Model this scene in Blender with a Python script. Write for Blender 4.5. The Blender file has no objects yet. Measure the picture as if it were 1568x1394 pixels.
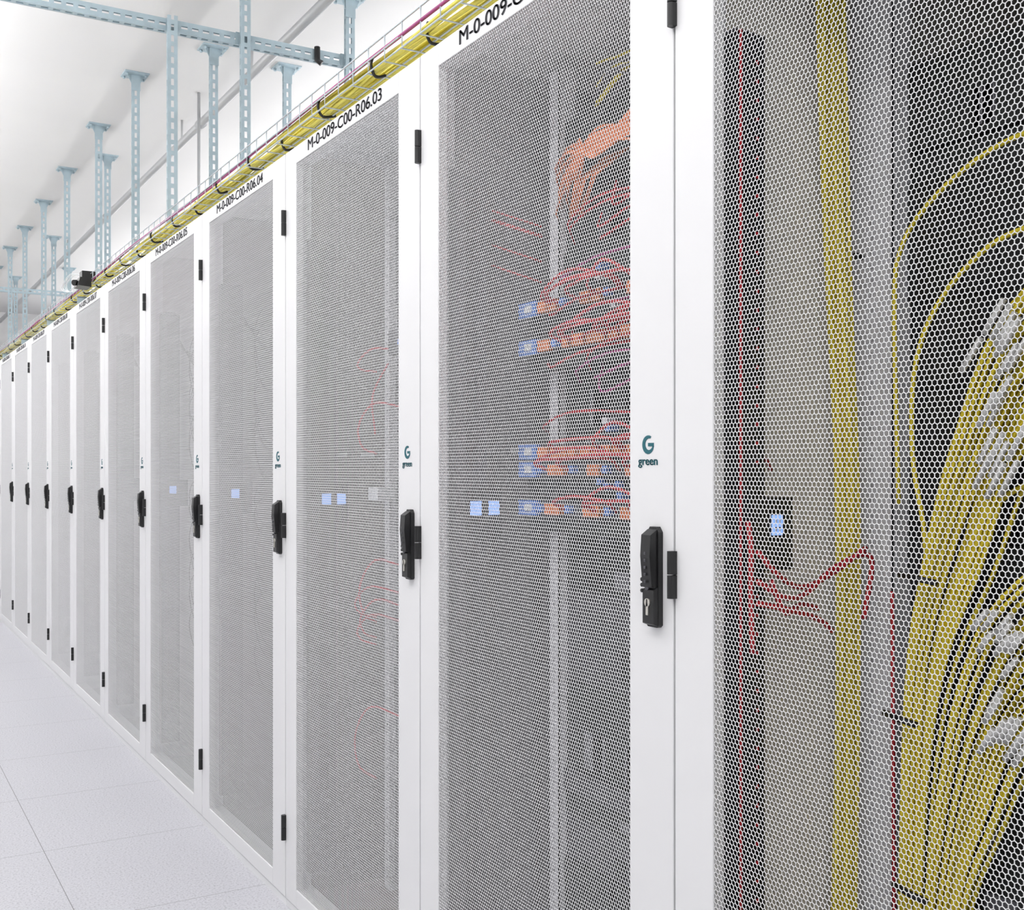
import bpy, math, random
import numpy as np
from mathutils import Vector

random.seed(7)
scene = bpy.context.scene
scene.view_settings.view_transform = 'Standard'
scene.view_settings.look = 'None'
scene.view_settings.exposure = 0.0
try:
    scene.cycles.max_bounces = 6
    scene.cycles.diffuse_bounces = 3
    scene.cycles.glossy_bounces = 2
    scene.cycles.caustics_reflective = False
    scene.cycles.caustics_refractive = False
except Exception:
    pass

# ------------------------------------------------------------------ materials
def mat(name, col, rough=0.5, metal=0.0, emit=None, estr=0.0, noise=0.0, nscale=20.0):
    m = bpy.data.materials.new(name)
    m.use_nodes = True
    nt = m.node_tree
    b = nt.nodes['Principled BSDF']
    b.inputs['Base Color'].default_value = (*col, 1)
    b.inputs['Roughness'].default_value = rough
    b.inputs['Metallic'].default_value = metal
    if emit:
        b.inputs['Emission Color'].default_value = (*emit, 1)
        b.inputs['Emission Strength'].default_value = estr
    if noise > 0:
        tc = nt.nodes.new('ShaderNodeTexCoord')
        n = nt.nodes.new('ShaderNodeTexNoise')
        n.inputs['Scale'].default_value = nscale
        n.inputs['Detail'].default_value = 3
        nt.links.new(tc.outputs['Object'], n.inputs['Vector'])
        r = nt.nodes.new('ShaderNodeMapRange')
        r.inputs['From Min'].default_value = 0.3
        r.inputs['From Max'].default_value = 0.7
        r.inputs['To Min'].default_value = 1 - noise
        r.inputs['To Max'].default_value = 1 + noise
        nt.links.new(n.outputs['Fac'], r.inputs['Value'])
        mx = nt.nodes.new('ShaderNodeVectorMath'); mx.operation = 'SCALE'
        mx.inputs[0].default_value = col
        nt.links.new(r.outputs['Result'], mx.inputs['Scale'])
        nt.links.new(mx.outputs['Vector'], b.inputs['Base Color'])
    return m

M_white = mat('powder_coat_white', (0.81, 0.81, 0.82), 0.45, noise=0.01, nscale=3)
M_sheet = bpy.data.materials.new('perforated_white'); M_sheet.use_nodes = True
_nt = M_sheet.node_tree; _nt.nodes.remove(_nt.nodes['Principled BSDF'])
_d = _nt.nodes.new('ShaderNodeBsdfDiffuse'); _d.inputs['Color'].default_value = (0.82, 0.82, 0.83, 1)
_nt.links.new(_d.outputs[0], _nt.nodes['Material Output'].inputs['Surface'])
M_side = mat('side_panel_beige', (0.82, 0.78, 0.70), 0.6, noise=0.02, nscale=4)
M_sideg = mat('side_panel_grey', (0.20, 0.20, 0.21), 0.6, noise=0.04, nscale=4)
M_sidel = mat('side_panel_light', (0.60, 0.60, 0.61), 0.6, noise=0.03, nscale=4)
M_rail = mat('rail_grey', (0.76, 0.76, 0.80), 0.5, noise=0.02)
M_slot = mat('rail_slot', (0.50, 0.50, 0.53), 0.6)
M_black = mat('black_plastic', (0.012, 0.012, 0.013), 0.38, noise=0.1)
M_dark = mat('dark_equipment', (0.018, 0.020, 0.020), 0.55, noise=0.15, nscale=12)
M_grey = mat('grey_equipment', (0.06, 0.06, 0.07), 0.5, noise=0.08)
M_lgrey = mat('pdu_grey', (0.17, 0.17, 0.19), 0.5)
M_red = mat('red_cable', (0.60, 0.02, 0.03), 0.4)
M_orange = mat('orange_cable', (0.90, 0.24, 0.08), 0.45)
M_yellow = mat('yellow_cable', (0.88, 0.70, 0.03), 0.45, noise=0.05)
M_yellow2 = mat('yellow_cable_tray', (0.95, 0.84, 0.13), 0.45, noise=0.04)
M_mag = mat('magenta_cable', (0.42, 0.06, 0.24), 0.45)
M_blue = mat('blue_port', (0.12, 0.28, 0.80), 0.4)
M_disp = mat('pdu_display', (0.2, 0.35, 0.8), 0.3, emit=(0.30, 0.50, 1.0), estr=0.85)
M_label = mat('white_label', (0.8, 0.82, 0.85), 0.5)
M_sleeve = mat('fanout_sleeve', (0.75, 0.75, 0.73), 0.5)
M_steel = mat('galvanised_steel', (0.48, 0.60, 0.66), 0.45, 0.15, noise=0.08, nscale=15)
M_wire = mat('basket_wire', (0.62, 0.68, 0.72), 0.4, 0.3)
M_pipe = mat('conduit_grey', (0.55, 0.56, 0.57), 0.4, 0.2)
M_text = mat('label_print', (0.05, 0.05, 0.06), 0.6)
M_teal = mat('logo_teal', (0.01, 0.12, 0.15), 0.6)
M_chrome = mat('lock_cylinder', (0.7, 0.68, 0.62), 0.3, 0.9)
M_lamp = mat('added_light_housing', (0.8, 0.8, 0.8), 0.5)

def floor_mat():
    m = bpy.data.materials.new('raised_floor_tiles'); m.use_nodes = True
    nt = m.node_tree; b = nt.nodes['Principled BSDF']
    b.inputs['Roughness'].default_value = 0.5
    tc = nt.nodes.new('ShaderNodeTexCoord')
    sep = nt.nodes.new('ShaderNodeSeparateXYZ')
    nt.links.new(tc.outputs['Object'], sep.inputs[0])
    def joint(out, off, wdt):
        a = nt.nodes.new('ShaderNodeMath'); a.operation = 'SUBTRACT'; a.inputs[1].default_value = off
        nt.links.new(out, a.inputs[0])
        p = nt.nodes.new('ShaderNodeMath'); p.operation = 'PINGPONG'; p.inputs[1].default_value = 0.3
        nt.links.new(a.outputs[0], p.inputs[0])
        l = nt.nodes.new('ShaderNodeMath'); l.operation = 'LESS_THAN'; l.inputs[1].default_value = wdt
        nt.links.new(p.outputs[0], l.inputs[0])
        return l.outputs[0]
    jx = joint(sep.outputs['X'], 0.505, 0.0010); jy = joint(sep.outputs['Y'], 2.98, 0.0009)
    mxm = nt.nodes.new('ShaderNodeMath'); mxm.operation = 'MAXIMUM'
    nt.links.new(jx, mxm.inputs[0]); nt.links.new(jy, mxm.inputs[1])
    n = nt.nodes.new('ShaderNodeTexNoise'); n.inputs['Scale'].default_value = 170; n.inputs['Detail'].default_value = 3
    n.inputs['Roughness'].default_value = 0.7
    nt.links.new(tc.outputs['Object'], n.inputs['Vector'])
    cr = nt.nodes.new('ShaderNodeValToRGB')
    cr.color_ramp.elements[0].position = 0.33; cr.color_ramp.elements[0].color = (0.36, 0.36, 0.39, 1)
    cr.color_ramp.elements[1].position = 0.45; cr.color_ramp.elements[1].color = (0.56, 0.56, 0.60, 1)
    e = cr.color_ramp.elements.new(0.65); e.color = (0.65, 0.65, 0.69, 1)
    nt.links.new(n.outputs['Fac'], cr.inputs[0])
    mix = nt.nodes.new('ShaderNodeMix'); mix.data_type = 'RGBA'
    nt.links.new(mxm.outputs[0], mix.inputs[0])
    nt.links.new(cr.outputs[0], mix.inputs[6])
    mix.inputs[7].default_value = (0.20, 0.20, 0.21, 1)
    nt.links.new(mix.outputs[2], b.inputs['Base Color'])
    return m
M_floor = floor_mat()
M_ceil = mat('ceiling_white', (0.80, 0.80, 0.80), 0.8, noise=0.015, nscale=1.2)
M_wall = mat('wall_white', (0.80, 0.80, 0.80), 0.8, noise=0.01, nscale=1)

# ------------------------------------------------------------------ mesh builder
class MB:
    def __init__(s):
        s.v = []; s.f = []; s.mi = []; s.sm = []; s.mats = []
    def m(s, material):
        if material not in s.mats: s.mats.append(material)
        return s.mats.index(material)
    def box(s, x0, x1, y0, y1, z0, z1, material):
        i = len(s.v); k = s.m(material)
        s.v += [(x0,y0,z0),(x1,y0,z0),(x1,y1,z0),(x0,y1,z0),(x0,y0,z1),(x1,y0,z1),(x1,y1,z1),(x0,y1,z1)]
        for q in [(0,3,2,1),(4,5,6,7),(0,1,5,4),(1,2,6,5),(2,3,7,6),(3,0,4,7)]:
            s.f.append(tuple(i+a for a in q)); s.mi.append(k); s.sm.append(False)
    def prism(s, prof, axis, a0, a1, material):
        i = len(s.v); k = s.m(material); n = len(prof)
        for a in (a0, a1):
            for p in prof:
                if axis == 'x': s.v.append((a, p[0], p[1]))
                elif axis == 'y': s.v.append((p[0], a, p[1]))
                else: s.v.append((p[0], p[1], a))
        for j in range(n):
            s.f.append((i+j, i+(j+1) % n, i+n+(j+1) % n, i+n+j)); s.mi.append(k); s.sm.append(False)
        s.f.append(tuple(i+j for j in range(n))[::-1]); s.mi.append(k); s.sm.append(False)
        s.f.append(tuple(i+n+j for j in range(n))); s.mi.append(k); s.sm.append(False)
    def tube(s, pts, r, material, n=6, cap=True):
        k = s.m(material); i0 = len(s.v)
        P = [Vector(p) for p in pts]; up = Vector((0.13, 0.21, 0.97)).normalized()
        prev = None
        for j, p in enumerate(P):
            t = (P[min(j+1, len(P)-1)] - P[max(j-1, 0)])
            if t.length < 1e-9: t = Vector((0, 0, 1))
            t.normalize()
            if prev is None:
                a = t.cross(up)
                if a.length < 0.2: a = t.cross(Vector((1, 0, 0)))
            else:
                a = prev - t*prev.dot(t)
            a.normalize(); prev = a
            b = t.cross(a)
            for q in range(n):
                w = 2*math.pi*q/n
                s.v.append(tuple(p + a*(r*math.cos(w)) + b*(r*math.sin(w))))
        for j in range(len(P)-1):
            for q in range(n):
                a0 = i0+j*n+q; a1 = i0+j*n+(q+1) % n
                s.f.append((a0, a1, a1+n, a0+n)); s.mi.append(k); s.sm.append(True)
        if cap:
            s.f.append(tuple(i0+q for q in range(n))[::-1]); s.mi.append(k); s.sm.append(False)
            e = i0+(len(P)-1)*n
            s.f.append(tuple(e+q for q in range(n))); s.mi.append(k); s.sm.append(False)
    def mesh(s, name):
        me = bpy.data.meshes.new(name)
        me.from_pydata(s.v, [], s.f)
        for mm in s.mats: me.materials.append(mm)
        me.polygons.foreach_set('material_index', s.mi)
        me.polygons.foreach_set('use_smooth', s.sm)
        me.update()
        return me

def obj(name, me, parent=None, loc=(0, 0, 0), bevel=0.0):
    o = bpy.data.objects.new(name, me)
    scene.collection.objects.link(o)
    o.location = loc
    if parent: o.parent = parent
    if bevel > 0:
        b = o.modifiers.new('Bevel', 'BEVEL'); b.width = bevel; b.segments = 2; b.limit_method = 'ANGLE'
    return o

def empty(name, loc=(0, 0, 0), parent=None):
    e = bpy.data.objects.new(name, None); e.empty_display_size = 0.2
    scene.collection.objects.link(e); e.location = loc
    if parent: e.parent = parent
    return e

def smooth(pts, n=8):
    P = [Vector(p) for p in pts]
    P = [P[0]*2-P[1]] + P + [P[-1]*2-P[-2]]
    out = []
    for i in range(1, len(P)-2):
        for j in range(n):
            t = j/n
            a, b, c, d = P[i-1], P[i], P[i+1], P[i+2]
            out.append(0.5*((2*b)+(c-a)*t+(2*a-5*b+4*c-d)*t*t+(3*b-a-3*c+d)*t**3))
    out.append(P[-2])
    return out

# ------------------------------------------------------------------ room
RX0, RX1, RY0, RY1, RH = -1.7, 5.0, -2.5, 18.0, 3.5
def slab(name, x0, x1, y0, y1, z0, z1, m):
    b = MB(); b.box(x0, x1, y0, y1, z0, z1, m); return obj(name, b.mesh(name))
slab('floor', RX0, RX1, RY0, RY1, -0.05, 0.0, M_floor)
slab('ceiling', RX0, RX1, RY0, RY1, RH, RH+0.05, M_ceil)
slab('wall_left', RX0-0.1, RX0, RY0, RY1, 0, RH, M_wall)
slab('wall_right', RX1, RX1+0.1, RY0, RY1, 0, RH, M_wall)
slab('wall_back', RX0, RX1, RY0-0.1, RY0, 0, RH, M_wall)
slab('wall_far', RX0, RX1, RY1, RY1+0.1, 0, RH, M_wall)

# ------------------------------------------------------------------ perforated sheet (true hexagonal holes)
SY0, SY1, SZ0, SZ1 = 0.099, 0.719, 0.065, 1.940
def perforated_sheet():
    p = 0.0067; web = 0.00080; th = 0.0008
    R = p/math.sqrt(3); r = R*(p-web)/p
    rows = int((SZ1-SZ0)/(p*math.sqrt(3)/2))+2
    cols = int((SY1-SY0)/p)+2
    ii, jj = np.meshgrid(np.arange(rows), np.arange(cols), indexing='ij')
    cy = SY0 + (jj + 0.5*(ii % 2))*p
    cz = SZ0 + ii*p*math.sqrt(3)/2
    cy = cy.ravel(); cz = cz.ravel(); N = len(cy)
    ang = np.pi/6 + np.arange(6)*np.pi/3
    V = np.zeros((N, 18, 3), dtype=np.float32)
    X0 = 0.990
    for s, (rad, x) in enumerate([(R, X0), (r, X0), (r, X0+th)]):
        V[:, s*6:(s+1)*6, 0] = x
        V[:, s*6:(s+1)*6, 1] = cy[:, None] + rad*np.cos(ang)[None]
        V[:, s*6:(s+1)*6, 2] = cz[:, None] + rad*np.sin(ang)[None]
    F = []
    for k in range(6):
        k2 = (k+1) % 6
        F.append((k, 6+k, 6+k2, k2))
        F.append((6+k, 12+k, 12+k2, 6+k2))
    F = np.array(F, dtype=np.int32)
    faces = (F[None] + (np.arange(N)*18)[:, None, None]).reshape(-1)
    me = bpy.data.meshes.new('perforated_sheet')
    me.vertices.add(N*18); me.vertices.foreach_set('co', V.reshape(-1))
    nf = N*12
    me.loops.add(nf*4); me.loops.foreach_set('vertex_index', faces)
    me.polygons.add(nf)
    me.polygons.foreach_set('loop_start', np.arange(nf, dtype=np.int32)*4)
    me.polygons.foreach_set('loop_total', np.full(nf, 4, dtype=np.int32))
    me.materials.append(M_sheet)
    me.update(calc_edges=True)
    return me
ME_sheet = perforated_sheet()

# door frame
b = MB()
DX0, DX1 = 0.988, 1.008
b.box(DX0, DX1, 0.0020, SY0+0.003, 0.022, 1.984, M_white)
b.box(DX0, DX1, SY1, 0.7980, 0.022, 1.984, M_white)
b.box(DX0, DX1, SY0+0.003, SY1, SZ1, 1.984, M_white)
b.box(DX0, DX1, SY0+0.003, SY1, 0.022, SZ0+0.003, M_white)
ME_frame = b.mesh('door_frame')

# cabinet body
CX0, CX1 = 1.013, 2.185
def body(side_hi, wide):
    b = MB()
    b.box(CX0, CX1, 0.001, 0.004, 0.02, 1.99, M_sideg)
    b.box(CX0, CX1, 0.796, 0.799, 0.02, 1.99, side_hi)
    b.box(CX0, CX1, 0.001, 0.799, 1.986, 1.996, M_white)
    b.box(CX0, CX1, 0.001, 0.799, 0.0, 0.022, M_sideg)
    b.box(CX1-0.01, CX1, 0.004, 0.796, 0.02, 1.986, M_grey)
    b.box(CX0, CX0+0.03, 0.004, 0.045, 0.02, 1.986, M_rail)
    b.box(CX0, CX0+0.03, 0.755, 0.796, 0.02, 1.986, M_rail)
    b.box(CX0, CX0+0.03, 0.045, 0.755, 1.95, 1.986, M_rail)
    b.box(CX0, CX0+0.03, 0.045, 0.755, 0.022, 0.06, M_rail)
    b.box(CX0-0.022, CX0, 0.001, 0.799, 0.0, 0.019, M_white)
    if wide:
        xr = 1.335; strips = ((0.715, 0.792), (0.008, 0.085))
    else:
        xr = 1.212; strips = ((0.632, 0.664), (0.136, 0.168))
    for (y0, y1) in strips:
        b.box(xr, xr+0.003, y0, y1, 0.05, 1.95, M_rail)
        b.box(xr, xr+0.04, y0, y0+0.002, 0.05, 1.95, M_rail)
        z = 0.08
        while z < 1.93:
            b.box(xr-0.0015, xr+0.0002, (y0+y1)/2-0.003, (y0+y1)/2+0.003, z, z+0.006, M_slot)
            z += 0.0222
    return b.mesh('cabinet_body')
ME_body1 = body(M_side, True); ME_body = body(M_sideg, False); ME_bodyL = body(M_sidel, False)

# hinges
b = MB()
for zc in (1.15+0.651, 1.15-0.146, 1.15-0.942):
    for dz0, dz1 in ((-0.033, -0.0008), (0.0008, 0.033)):
        prof = []
        for q in range(10):
            w = math.pi*q/9
            prof.append((0.982-0.0060*math.sin(w), 0.799-0.0055*math.cos(w)))
        prof += [(0.9885, 0.8045), (0.9885, 0.7935)]
        b.prism(prof, 'z', zc+dz0, zc+dz1, M_black)
ME_hinge = b.mesh('hinges')

# swing handle with keypad & lock cylinder
b = MB()
zc = 0.998; y0, y1 = 0.0245, 0.0530
b.prism([(y0, zc-0.068), (y0+0.004, zc-0.0715), (y1-0.004, zc-0.0715), (y1, zc-0.068), (y1, zc+0.060), (y1-0.008, zc+0.0715), (y0+0.006, zc+0.0715), (y0, zc+0.064)], 'x', 0.980, 0.9885, M_black)
b.prism([(0.980, zc-0.018), (0.970, zc-0.014), (0.966, zc+0.03), (0.968, zc+0.060), (0.980, zc+0.068)], 'y', y0+0.003, y1-0.004, M_black)
b.prism([(0.980, zc-0.069), (0.972, zc-0.066), (0.972, zc-0.018), (0.980, zc-0.014)], 'y', y0+0.001, y1-0.002, M_black)
for q in range(5):
    zz = zc-0.008+q*0.010
    b.box(0.9655, 0.9672, y0+0.012, y0+0.016, zz, zz+0.004, M_grey)
def disc(yc, zc_, r, x0, x1, m, n=16):
    b.prism([(yc+r*math.cos(2*math.pi*q/n), zc_+r*math.sin(2*math.pi*q/n)) for q in range(n)], 'x', x0, x1, m)
disc(0.039, zc-0.036, 0.0060, 0.970, 0.973, M_chrome)
b.box(0.970, 0.973, 0.0365, 0.0415, zc-0.054, zc-0.036, M_chrome)
disc(0.040, zc-0.015, 0.004, 0.9705, 0.973, M_grey)
b.box(0.9692, 0.9702, 0.0382, 0.0398, zc-0.041, zc-0.031, M_black)
for q in range(3):
    disc(0.0525, zc-0.02+q*0.008, 0.003, 0.971, 0.980, M_black, 8)
ME_handle = b.mesh('door_handle')

# logo swirl
b = MB()
def arc_strip(yc, zc_, r0, r1, a0, a1, m, n=24, x0=0.9874, x1=0.9882):
    for q in range(n):
        w0 = math.radians(a0+(a1-a0)*q/n); w1 = math.radians(a0+(a1-a0)*(q+1)/n)
        t0 = 0.35+0.65*math.sin(math.pi*(q/n)*0.9+0.2); t1 = 0.35+0.65*math.sin(math.pi*((q+1)/n)*0.9+0.2)
        i0 = r1-(r1-r0)*t0; i1 = r1-(r1-r0)*t1
        pts = [(yc-r1*math.cos(w0), zc_+r1*math.sin(w0)), (yc-r1*math.cos(w1), zc_+r1*math.sin(w1)),
               (yc-i1*math.cos(w1), zc_+i1*math.sin(w1)), (yc-i0*math.cos(w0), zc_+i0*math.sin(w0))]
        b.prism(pts, 'x', x0, x1, m)
arc_strip(0.058, 1.1865, 0.0065, 0.0135, 60, 350, M_teal)
b.box(0.9874, 0.9882, 0.0450, 0.0580, 1.1840, 1.1890, M_teal)
ME_logo = b.mesh('logo_swirl')

# PDU on the far side wall
def pdu(displays, near=False):
    b = MB()
    top = 1.15+0.60
    xa, xb = (1.036, 1.087) if near else (1.030, 1.100)
    b.box(xa, xb, 0.725, 0.780, 0.10, top, M_black if near else M_grey)
    b.box(1.050, 1.090, 0.745, 0.790, top, top+0.012, M_lgrey)
    if near: b.tube([(1.040, 0.722, 0.1), (1.040, 0.722, top)], 0.0022, M_red)
    z = 0.13
    while z < top-0.03:
        if not (0.98 < z < 1.13):
            b.box(1.052, 1.078, 0.7230, 0.7252, z, z+0.019, M_black)
            if near: b.box(1.069, 1.073, 0.7220, 0.7232, z+0.006, z+0.011, M_red)
        z += 0.0262
    b.box(1.050, 1.128, 0.713, 0.780, 1.012, 1.112, M_black if (near or displays) else M_grey)
    for (a, c) in displays:
        b.box(a, c, 0.7115, 0.7135, 1.060, 1.088, M_disp)
    if near:
        for q in (1.0935, 1.1005):
            for zz in (1.0655, 1.0765):
                b.box(q, q+0.003, 0.7110, 0.7116, zz, zz+0.006, M_dark)
    return b.mesh('power_strip')
PDU = {-1: pdu([(1.088, 1.108)], True), 0: pdu([(1.056, 1.081), (1.098, 1.122)]), 2: pdu([(1.058, 1.084)]), 4: pdu([])}
PDU[1] = PDU[0]; PDU[3] = PDU[2]; PDU[-2] = PDU[4]

def equipment(seed, base, alt, xf, ylo, yhi):
    rnd = random.Random(seed); b = MB()
    z = 0.07
    while z < 1.88:
        u = rnd.choice((1, 1, 2, 2, 3, 4))
        h = u*0.04445
        if z+h > 1.93: break
        dx = rnd.uniform(0, 0.012)
        m = alt if rnd.random() < 0.35 else base
        b.box(xf+dx, 2.0, ylo, yhi, z, z+h-0.002, m)
        for q in range(rnd.randint(3, 9)):
            yy = rnd.uniform(ylo+0.03, yhi-0.07)
            b.box(xf-0.003+dx, xf+0.002+dx, yy, yy+rnd.uniform(0.01, 0.05), z+0.01, z+0.01+h*0.4, rnd.choice((M_black, M_lgrey, alt)))
        z += h
    return b.mesh('rack_equipment')
ME_eqD = equipment(3, M_dark, M_black, 1.362, 0.09, 0.71)
ME_eqM = equipment(8, M_dark, M_grey, 1.222, 0.17, 0.63)
ME_eqA = equipment(5, M_grey, M_dark, 1.222, 0.17, 0.63)
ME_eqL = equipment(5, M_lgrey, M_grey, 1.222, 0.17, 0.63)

# ------------------------------------------------------------------ rack-specific cabling
def wiggle_line(pts, amp, rnd, n=6):
    P = smooth(pts, n)
    ph = rnd.uniform(0, 6)
    return [p+Vector((amp*math.sin(ph+i*0.45), amp*math.cos(ph*1.7+i*0.38), 0)) for i, p in enumerate(P)]

def cables_fibre():
    rnd = random.Random(2); b = MB(); o = 0.405
    def L(x, Y, z): return (x, Y-o, z)
    for q in range(24):
        dx = rnd.uniform(-0.022, 0.022); dy = rnd.uniform(-0.014, 0.012)
        b.tube(wiggle_line([L(1.252+dx, 1.165+dy, 1.93), L(1.266+dx, 1.165+dy, 1.5), L(1.290+dx*0.8, 1.165+dy, 1.15), L(1.290+dx*0.7, 1.165+dy, 0.9), L(1.280+dx, 1.165+dy, 0.4), L(1.275+dx, 1.165+dy, 0.08)], 0.0015, rnd), 0.0036, M_yellow)
    b.tube([L(1.285, 1.148, 1.47), L(1.30, 1.146, 1.468)], 0.005, M_black)
    T = 0.0036
    b.tube(smooth([L(1.32, 0.70, 1.60), L(1.30, 0.83, 1.588), L(1.30, 0.93, 1.575), L(1.30, 1.02, 1.53), L(1.30, 1.075, 1.47), L(1.30, 1.087, 1.38), L(1.31, 1.088, 1.1)]), T, M_yellow)
    b.tube(smooth([L(1.32, 0.70, 1.475), L(1.30, 0.88, 1.462), L(1.30, 0.96, 1.43), L(1.30, 1.02, 1.37), L(1.30, 1.052, 1.29), L(1.30, 1.055, 1.17), L(1.30, 1.035, 1.06), L(1.30, 1.03, 0.95)]), T, M_yellow)
    b.tube(smooth([L(1.32, 0.70, 1.18), L(1.30, 0.90, 1.12), L(1.30, 0.98, 1.0), L(1.30, 1.03, 0.8), L(1.30, 1.05, 0.3)]), T, M_yellow)
    B = [
        [(0.70, 1.44), (0.881, 1.335), (0.9665, 1.168), (1.019, 1.013), (1.052, 0.843), (1.064, 0.525), (1.07, 0.08)],
        [(0.70, 1.36), (0.881, 1.217), (0.957, 1.035), (1.010, 0.893), (1.040, 0.705), (1.055, 0.40), (1.06, 0.08)],
        [(0.70, 1.10), (0.881, 0.956), (0.947, 0.848), (0.988, 0.718), (1.019, 0.535), (1.04, 0.30), (1.05, 0.08)],
        [(0.70, 0.99), (0.881, 0.830), (0.947, 0.687), (0.988, 0.553), (1.01, 0.35), (1.03, 0.08)],
    ]
    for bi, path in enumerate(B):
        for q in range(11):
            o1 = (q-5)/5*0.036+rnd.uniform(-0.004, 0.004); o2 = rnd.uniform(-0.02, 0.02)
            pts = []
            for i, (Y, z) in enumerate(path):
                k = (1.0, 1.0, 0.85, 0.62, 0.5, 0.5, 0.5)[i]
                pts.append(L(1.30+o2*k+0.004*bi, Y+o1*k*0.7, z+o1*k*0.8))
            b.tube(smooth(pts, 6), 0.0032, M_yellow)
        Y, z = path[1]; Y2, z2 = path[2]
        for q in range(9):
            t = rnd.uniform(-0.1, 0.3); oo = (q-4)*0.008
            a = L(1.272+rnd.uniform(-0.004, 0.01), Y+(Y2-Y)*t+oo*0.7, z+(z2-z)*t+oo*0.8)
            c = (a[0], a[1]+(Y2-Y)*0.34, a[2]+(z2-z)*0.25)
            b.tube([a, c], 0.0042, M_sleeve, 6)
    for (Y, z, w) in ((1.022, 1.0, 0.030), (1.052, 0.80, 0.028), (1.035, 0.56, 0.028)):
        b.tube([L(1.270, Y-w, z-0.004), L(1.266, Y, z), L(1.270, Y+w, z+0.003)], 0.005, M_black)
    R = 0.0040; y = 1.105
    b.tube(smooth([L(1.05, y, 1.04), L(1.09, y, 1.005), L(1.15, y+.02, 0.985), L(1.22, 1.14, 0.995), L(1.29, 1.13, 1.035)]), R, M_red)
    b.tube(smooth([L(1.05, y, 1.00), L(1.10, y, 0.975), L(1.16, y+.02, 0.975), L(1.24, 1.14, 1.01), L(1.30, 1.13, 1.02), L(1.285, 1.13, 0.93)]), R, M_red)
    b.tube(smooth([L(1.05, y, 0.97), L(1.12, y, 0.955), L(1.19, y+.02, 0.935), L(1.23, 1.14, 0.915)]), R, M_red)
    b.tube(smooth([L(1.075, y, 1.00), L(1.10, y, 0.955), L(1.15, y+.02, 0.960), L(1.20, 1.14, 0.95)]), R, M_red)
    b.tube(smooth([L(1.047, 1.12, 1.08), L(1.043, 1.11, 1.04), L(1.047, 1.115, 0.99), L(1.055, 1.12, 0.9)]), R, M_red)
    b.tube([L(1.325, 1.112, 0.97), L(1.325, 1.108, 0.5), L(1.325, 1.112, 0.08)], 0.0030, M_red)
    return b.mesh('fibre_cables')

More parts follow.
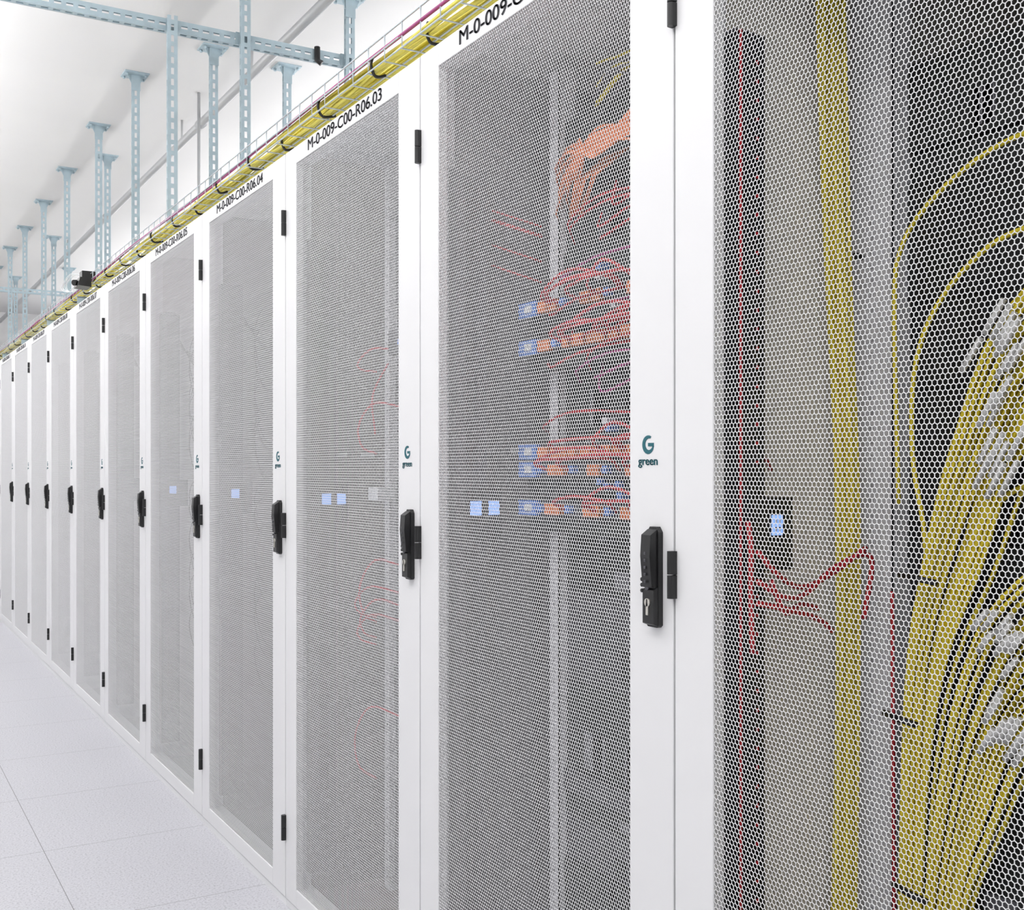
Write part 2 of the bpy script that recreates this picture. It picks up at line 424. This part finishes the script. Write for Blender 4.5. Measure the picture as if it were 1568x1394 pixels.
def cables_patch(seed, rows, rich=True):
    rnd = random.Random(seed); b = MB()
    for ri, z in enumerate(rows):
        b.box(1.165, 1.20, 0.14, 0.68, z-0.014, z+0.014, M_grey)
        b.box(1.170, 1.20, 0.14, 0.68, z-0.045, z-0.017, M_dark)
        b.box(1.154, 1.166, 0.625, 0.690, z-0.014, z+0.015, M_blue)
        b.box(1.152, 1.155, 0.640, 0.665, z-0.006, z+0.008, M_label)
        y = 0.62
        while y > 0.16:
            w = rnd.uniform(0.02, 0.055)
            if rnd.random() < 0.78:
                b.box(1.154, 1.166, y-w, y, z-0.011, z+0.010, M_orange)
            else:
                b.box(1.154, 1.166, y-0.016, y, z-0.006, z+0.008, M_blue)
            y -= w+rnd.uniform(0.006, 0.02)
        for q in range(5):
            ya = rnd.uniform(0.25, 0.6); yb = ya-rnd.uniform(0.1, 0.3)
            b.tube(smooth([(1.158, ya, z), (1.13, ya, z+0.015), (1.12, (ya+yb)/2, z+rnd.uniform(0.02, 0.05)), (1.13, yb, z+0.02), (1.158, yb, z)]), 0.003, M_red)
    if rich:
        for q in range(26):
            dz = rnd.uniform(-0.045, 0.040); e = rnd.uniform(-0.05, 0.05); z0 = rnd.uniform(-0.02, 0.02)
            b.tube(smooth([(1.20, 0.12, 1.765+dz), (1.16, 0.30, 1.748+dz*0.5+z0), (1.15, 0.42, 1.735-dz*0.6), (1.16, 0.50+e*0.5, 1.728+dz*0.9), (1.19, 0.56+e, 1.715+dz*1.3), (1.225, 0.60+e, 1.705+dz*1.3)]), 0.0024, M_orange)
        for q in range(9):
            e = rnd.uniform(-0.05, 0.06)
            b.tube([(1.20, 0.40+e, 1.73), (1.17, 0.46+e, 1.69), (1.19, 0.53+e*0.6, 1.635)], 0.0022, M_orange)
        for q in range(9):
            dz = rnd.uniform(-0.06, 0.06); e = rnd.uniform(-0.08, 0.08)
            b.tube(smooth([(1.20, 0.12, 1.86+dz), (1.18, 0.26+e, 1.85+dz), (1.19, 0.38+e, 1.88+dz*0.3), (1.21, 0.5, 1.87+dz)]), 0.0026, M_yellow if q % 2 else M_lgrey)
        for q in range(16):
            z0 = rnd.uniform(1.25, 1.66); ya = rnd.uniform(0.40, 0.66)
            b.tube(smooth([(1.2, 0.12, z0+rnd.uniform(-.04, .04)), (1.15, ya-0.2, z0), (1.16, ya-0.05, z0-0.02), (1.2, ya, z0+rnd.uniform(-.05, .05))]), 0.0024, rnd.choice((M_mag, M_red, M_red)))
        for q in range(5):
            z0 = rnd.uniform(1.45, 1.65)
            b.tube([(1.19, 0.66, z0), (1.12, 0.74, z0+0.04)], 0.0022, M_red)
        for q in range(20):
            z0 = rnd.choice(rows)+rnd.uniform(0.012, 0.05); ya = rnd.uniform(0.14, 0.45)
            b.box(1.16, 1.18, ya, ya+0.014, z0, z0+0.012, rnd.choice((M_blue, M_label, M_blue)))
        b.tube(smooth([(1.2, 0.30, 0.80), (1.16, 0.26, 0.74), (1.14, 0.2, 0.69), (1.2, 0.12, 0.64)]), 0.002, M_label)
    else:
        for (z0, r) in ((1.44, 0.03), (1.30, 0.09), (0.90, 0.12), (0.83, 0.05), (0.80, 0.07), (0.76, 0.05), (0.52, 0.14)):
            e = rnd.uniform(-0.02, 0.02)
            b.tube(smooth([(1.19, 0.52, z0+0.01), (1.15, 0.60+e, z0+0.02), (1.13, 0.65+e, z0-r*0.4), (1.14, 0.65+e, z0-r), (1.17, 0.62, z0-r*1.2)]), 0.0030, M_red)
        b.tube(smooth([(1.17, 0.55, 1.42), (1.15, 0.60, 1.34), (1.15, 0.585, 1.24)]), 0.0028, M_red)
        b.tube(smooth([(1.2, 0.45, 1.66), (1.2, 0.5, 1.55), (1.2, 0.47, 1.40), (1.2, 0.5, 1.25)]), 0.003, M_yellow)
        b.box(1.15, 1.20, 0.57, 0.63, 1.072, 1.105, M_label)
        b.box(1.17, 1.20, 0.20, 0.55, 1.44, 1.50, M_grey)
        for q in range(6):
            b.box(1.165, 1.172, 0.22+q*0.05, 0.235+q*0.05, 1.46, 1.475, rnd.choice((M_blue, M_label, M_orange)))
    b.box(1.20, 1.24, 0.794, 0.796, 1.185, 1.197, M_label)
    b.box(1.12, 1.16, 0.794, 0.796, 1.185, 1.197, M_label)
    return b.mesh('patch_cables')

def cables_sparse(seed):
    rnd = random.Random(seed); b = MB()
    for q in range(14):
        z0 = rnd.uniform(0.5, 1.7); r = rnd.uniform(0.05, 0.16)
        b.tube(smooth([(1.19, 0.5, z0), (1.14, 0.62, z0+0.03), (1.13, 0.70, z0-r*0.5), (1.15, 0.66, z0-r*1.6), (1.2, 0.55, z0-r*1.8)]), 0.0018, rnd.choice((M_black, M_grey, M_black)))
    for q in range(6):
        b.tube(smooth([(1.10, 0.72, 1.62+q*0.006), (1.14, 0.66, 1.60-q*0.01), (1.2, 0.56, 1.58-q*0.022)]), 0.0018, M_black)
    return b.mesh('patch_cables')

ME_c1 = cables_fibre()
ME_c2 = cables_patch(4, (1.467, 1.392, 1.185, 1.150, 1.075))
ME_c3 = cables_patch(9, (), rich=False)
ME_c4 = cables_sparse(6)

# ------------------------------------------------------------------ racks
ROT = (math.radians(90), 0, math.radians(-90))
def text_obj(name, body, size, shift, y, z, width, parent, m):
    for dy in ((-shift, -shift*0.33, shift*0.33, shift) if shift else (0,)):
        cu = bpy.data.curves.new(name, 'FONT'); cu.body = body; cu.size = size
        cu.align_x = 'CENTER'; cu.align_y = 'CENTER'; cu.extrude = 0.0002
        cu.materials.append(m)
        o = bpy.data.objects.new(name, cu); scene.collection.objects.link(o)
        bpy.context.view_layer.update()
        w = o.dimensions.x
        o.scale = (width/w, 1, 1)
        o.rotation_euler = ROT; o.location = (0.9876-abs(dy)*0.1, y+dy, z+dy*0.3); o.parent = parent

for k in range(-2, 17):
    a = 1.205+0.8*k
    e = empty('server_rack', (0, a, 0))
    obj('door_frame', ME_frame, e, bevel=0.0015)
    obj('perforated_door_sheet', ME_sheet, e)
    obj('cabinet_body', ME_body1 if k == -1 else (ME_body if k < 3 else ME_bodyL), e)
    obj('hinges', ME_hinge, e)
    obj('swing_handle', ME_handle, e, bevel=0.0012)
    obj('logo_swirl', ME_logo, e)
    obj('power_strip', PDU[min(k, 4)], e)
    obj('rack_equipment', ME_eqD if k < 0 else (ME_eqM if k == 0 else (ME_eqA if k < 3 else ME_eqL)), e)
    obj('patch_cables', {-1: ME_c1, 0: ME_c2, 1: ME_c3}.get(k, ME_c4), e)
    text_obj('rack_label', 'M-0-009-C00-R06.%02d' % (k+2), 0.0385, 0.0013, 0.409, 1.9635, 0.446, e, M_text)
    text_obj('logo_text', 'green', 0.0175, 0.0006, 0.058, 1.1625, 0.044, e, M_teal)

# ------------------------------------------------------------------ wire basket tray with yellow cables
ZT = 1.15+1.012
tray = empty('cable_tray', (0, 0, 0))
b = MB()
TX0, TX1, TH = 1.135, 1.335, 0.062
TY0, TY1 = -1.0, 15.5
for x in np.linspace(TX0, TX1, 5):
    b.tube([(x, TY0, ZT), (x, TY1, ZT)], 0.0022, M_wire, 6)
for x in (TX0, TX1):
    for dz in (0.030, TH):
        b.tube([(x, TY0, ZT+dz), (x, TY1, ZT+dz)], 0.0022, M_wire, 6)
y = TY0
while y < TY1:
    b.tube([(TX0, y, ZT+TH), (TX0, y, ZT-0.003), (TX1, y, ZT-0.003), (TX1, y, ZT+TH)], 0.0022, M_wire, 6)
    y += 0.1
obj('wire_basket', b.mesh('wire_basket'), tray)
b = MB(); rnd = random.Random(12)
for q in range(34):
    x = rnd.uniform(TX0+0.020, TX1-0.03); z = ZT+0.008+rnd.uniform(0, 0.024)
    ph = rnd.uniform(0, 6.28); fr = rnd.uniform(0.8, 1.5); am = rnd.uniform(0.004, 0.014)
    pts = []
    yy = TY0
    while yy < TY1:
        pts.append((x+am*math.sin(ph+fr*yy*2.2), yy, z+0.006*math.sin(ph*2+yy*3.1)))
        yy += 0.16
    b.tube(pts, 0.0045, M_mag if q in (3,) else M_yellow2, 6)
for dx, dz in ((0.003, 0.030), (0.010, 0.036)):
    pts = []; yy = TY0
    while yy < TY1:
        pts.append((TX0+dx+0.003*math.sin(yy*1.9+dx*300), yy, ZT+dz+0.005*math.sin(yy*2.6+dx*100))); yy += 0.16
    b.tube(pts, 0.0038, M_mag, 6)
obj('yellow_cable_bundle', b.mesh('yellow_cable_bundle'), tray)
b = MB()
y = 0.3; i = 0
while y < TY1-0.2:
    xa = TX0+0.008 if i % 3 else TX0+0.03; w = 0.04 if i % 2 else 0.052
    b.tube(smooth([(xa, y, ZT+0.038), (xa-0.005, y, ZT+0.018), (xa+0.006, y+0.004, ZT-0.005), (xa+w/2, y+0.006, ZT-0.007), (xa+w, y+0.01, ZT+0.002)], 3), 0.0040, M_black, 6)
    y += 0.27 if i % 3 == 0 else 0.37
    i += 1
for k in range(-1, 15):
    a = 1.205+0.8*k+0.2
    b.tube(smooth([(TX0+0.10, a-0.3, ZT+0.01), (TX0+0.10, a-0.05, ZT-0.01), (TX0+0.12, a, ZT-0.08), (TX0+0.12, a+0.02, 2.0)]), 0.0045, M_yellow2)
obj('cable_straps', b.mesh('cable_straps'), tray)

# ------------------------------------------------------------------ slotted strut channels
def strut_mesh(L, slot=0.03, pitch=0.05, w=0.045, d=0.041):
    b = MB(); t = 0.0025; s = 0.0065
    b.box(-w/2, -s, 0, t, 0, L, M_steel)
    b.box(s, w/2, 0, t, 0, L, M_steel)
    z = 0
    while z < L:
        b.box(-s, s, 0, t, z, min(z+pitch-slot, L), M_steel); z += pitch
    for sx in (-1, 1):
        x0, x1 = sorted((sx*w/2, sx*(w/2-t)))
        b.box(x0, x1, t, t+0.010, 0, L, M_steel)
        b.box(x0, x1, d-0.012, d, 0, L, M_steel)
        z = 0
        while z < L:
            b.box(x0, x1, t+0.010, d-0.012, z, min(z+pitch-slot, L), M_steel); z += pitch
        x0, x1 = sorted((sx*w/2, sx*(w/2-0.010)))
        b.box(x0, x1, d-t, d, 0, L, M_steel)
    return b.mesh('slotted_channel')

def hanger(X, Y, ztop=RH, zbot=2.1, plate=True, arm=False, parent=None, ploc=(0, 0, 0)):
    e = empty('strut_hanger', (X-ploc[0], Y-ploc[1], -ploc[2]), parent)
    o = obj('channel', strut_mesh(ztop-zbot), e, (0, 0, zbot))
    o.rotation_euler = (0, 0, math.radians(-8))
    b = MB()
    if plate:
        b.box(-0.070, 0.070, -0.045, 0.085, ztop-0.007, ztop, M_steel)
        for sx in (-1, 1):
            b.prism([(sx*0.024, ztop-0.007), (sx*0.050, ztop-0.007), (sx*0.024, ztop-0.06)], 'y', 0.004, 0.008, M_steel)
            b.tube([(sx*0.055, -0.02, ztop-0.02), (sx*0.055, -0.02, ztop-0.006)], 0.008, M_steel, 6)
            b.tube([(sx*0.055, 0.06, ztop-0.02), (sx*0.055, 0.06, ztop-0.006)], 0.008, M_steel, 6)
        b.box(-0.026, 0.026, -0.003, 0.0, ztop-0.10, ztop-0.007, M_steel)
    if arm:
        b.box(TX0-0.005-X, 0.03, -0.012, 0.0, ZT-0.016, ZT-0.0125, M_steel)
        b.box(TX0-0.005-X, 0.03, -0.012, -0.009, ZT-0.05, ZT-0.0125, M_steel)
        b.box(-0.03, 0.03, -0.005, 0.0, ZT-0.09, ZT+0.03, M_steel)
    if b.v: obj('mounting_plate', b.mesh('mounting_plate'), e)
    return e

for Y in (6.76, 7.89, 9.16, 10.36, 11.56, 12.70, 13.96, 15.1):
    hanger(1.46, Y, arm=True)
hanger(1.74, 6.11); hanger(1.66, 8.63); hanger(1.77, 11.9); hanger(1.74, 14.6)
hanger(2.19, 6.18)
ZB = 1.15+2.05
def cross(Y, x0, x1, ups, downs):
    loc = (x0, Y, ZB)
    e = empty('strut_crossbar', loc)
    o = obj('channel', strut_mesh(x1-x0, w=0.055), e)
    o.rotation_euler = (0, math.radians(90), 0)
    for X in ups:
        hanger(X, Y-0.048, zbot=2.1, parent=e, ploc=loc)
        b = MB(); b.box(X-x0-0.035, X-x0+0.035, -0.006, 0, -0.03, 0.03, M_steel)
        obj('joint_plate', b.mesh('joint_plate'), e)
    for X in downs:
        hanger(X, Y-0.043, ztop=ZB+0.03, zbot=2.24, plate=False, parent=e, ploc=loc)
    return e
e1 = cross(5.17, 0.3, 2.18, (1.61, 2.14), (1.27,))
b = MB(); b.tube([(0, -0.01, 0.035), (0, -0.012, -0.03), (0.02, -0.02, -0.045)], 0.015, M_black, 8)
obj('tape_wrap', b.mesh('tape_wrap'), e1, (1.68, 0, 0))
cross(13.7, 0.3, 2.35, (0.6, 2.2), ())

# conduits
b = MB(); b.tube([(1.92, -2.3, 3.35), (1.92, 17.9, 3.35)], 0.026, M_pipe, 12)
for y in np.arange(0, 17, 1.5): b.tube([(1.92, y, 3.35), (1.92, y, 3.5)], 0.008, M_pipe, 6)
for y in np.arange(1, 17, 3.0): b.tube([(1.92, y, 3.35), (1.92, y+0.07, 3.35)], 0.031, M_pipe, 12)
obj('conduit_pipe', b.mesh('conduit_pipe'))
b = MB()
b.tube([(1.87, 6.9, 2.1), (1.87, 6.9, 3.5)], 0.010, M_pipe, 8)
obj('threaded_rod', b.mesh('threaded_rod'))

# black camera on tray with white leads
b = MB()
b.box(1.09, 1.16, 6.36, 6.44, ZT+0.03, ZT+0.075, M_black)
b.prism([(1.06, ZT-0.015), (1.128, ZT-0.020), (1.128, ZT+0.03), (1.07, ZT+0.03)], 'y', 6.30, 6.44, M_black)
b.tube([(1.06, 6.36, ZT+0.006), (1.045, 6.35, ZT+0.003)], 0.016, M_black, 12)
for q in range(4):
    b.tube(smooth([(1.12, 6.45, ZT+0.05), (1.10, 6.60+q*0.06, ZT+0.09+0.01*q), (1.09, 6.85+q*0.06, ZT+0.07), (1.10, 6.80, ZT+0.02), (1.13, 6.6, ZT+0.03)]), 0.0022, M_label)
obj('security_camera', b.mesh('security_camera'), tray)

# ------------------------------------------------------------------ added luminaires, out of view
def added_luminaire(X, Y, L, z, wd, wu):  # unseen pendants, added to light the aisle and the ceiling
    e = empty('added_linear_light', (X, Y, z))
    b = MB()
    b.box(-0.10, 0.10, -L/2, L/2, 0.0, 0.05, M_lamp)
    for yy in (-L/2+0.4, L/2-0.4):
        b.tube([(0, yy, 0.05), (0, yy, RH-z)], 0.004, M_lamp)
    obj('housing', b.mesh('housing'), e)
    for nm, zz, rot, pw in (('downlight', -0.005, 0, wd), ('ceiling_fill_light', 0.056, math.pi, wu)):  # the upward lamp is added to brighten the ceiling
        ld = bpy.data.lights.new(nm, 'AREA'); ld.shape = 'RECTANGLE'; ld.size = 0.18; ld.size_y = L*0.98
        ld.energy = pw; ld.color = (1.0, 0.99, 0.99)
        lo = bpy.data.objects.new(nm, ld); scene.collection.objects.link(lo)
        lo.location = (0, 0, zz); lo.rotation_euler = (rot, 0, 0); lo.parent = e
for Y in (0.8, 7.2, 13.6):
    added_luminaire(-0.35, Y, 6.0, 2.75, 40, 98)
    added_luminaire(3.5, Y, 6.0, 2.75, 15, 108)  # row hidden behind the racks, added to brighten the ceiling there

w = bpy.data.worlds.new('World'); scene.world = w; w.use_nodes = True
w.node_tree.nodes['Background'].inputs[0].default_value = (0.9, 0.93, 1, 1)
w.node_tree.nodes['Background'].inputs[1].default_value = 0.3

# ------------------------------------------------------------------ camera
cd = bpy.data.cameras.new('camera'); cam = bpy.data.objects.new('camera', cd)
scene.collection.objects.link(cam); scene.camera = cam
cam.location = (0, 0, 1.15)
cam.rotation_euler = (math.radians(90), 0, -math.atan(1016/1691))
cd.sensor_width = 36; cd.sensor_fit = 'HORIZONTAL'
cd.lens = 1691/1568*36
cd.shift_y = 23/1568
cd.clip_start = 0.05
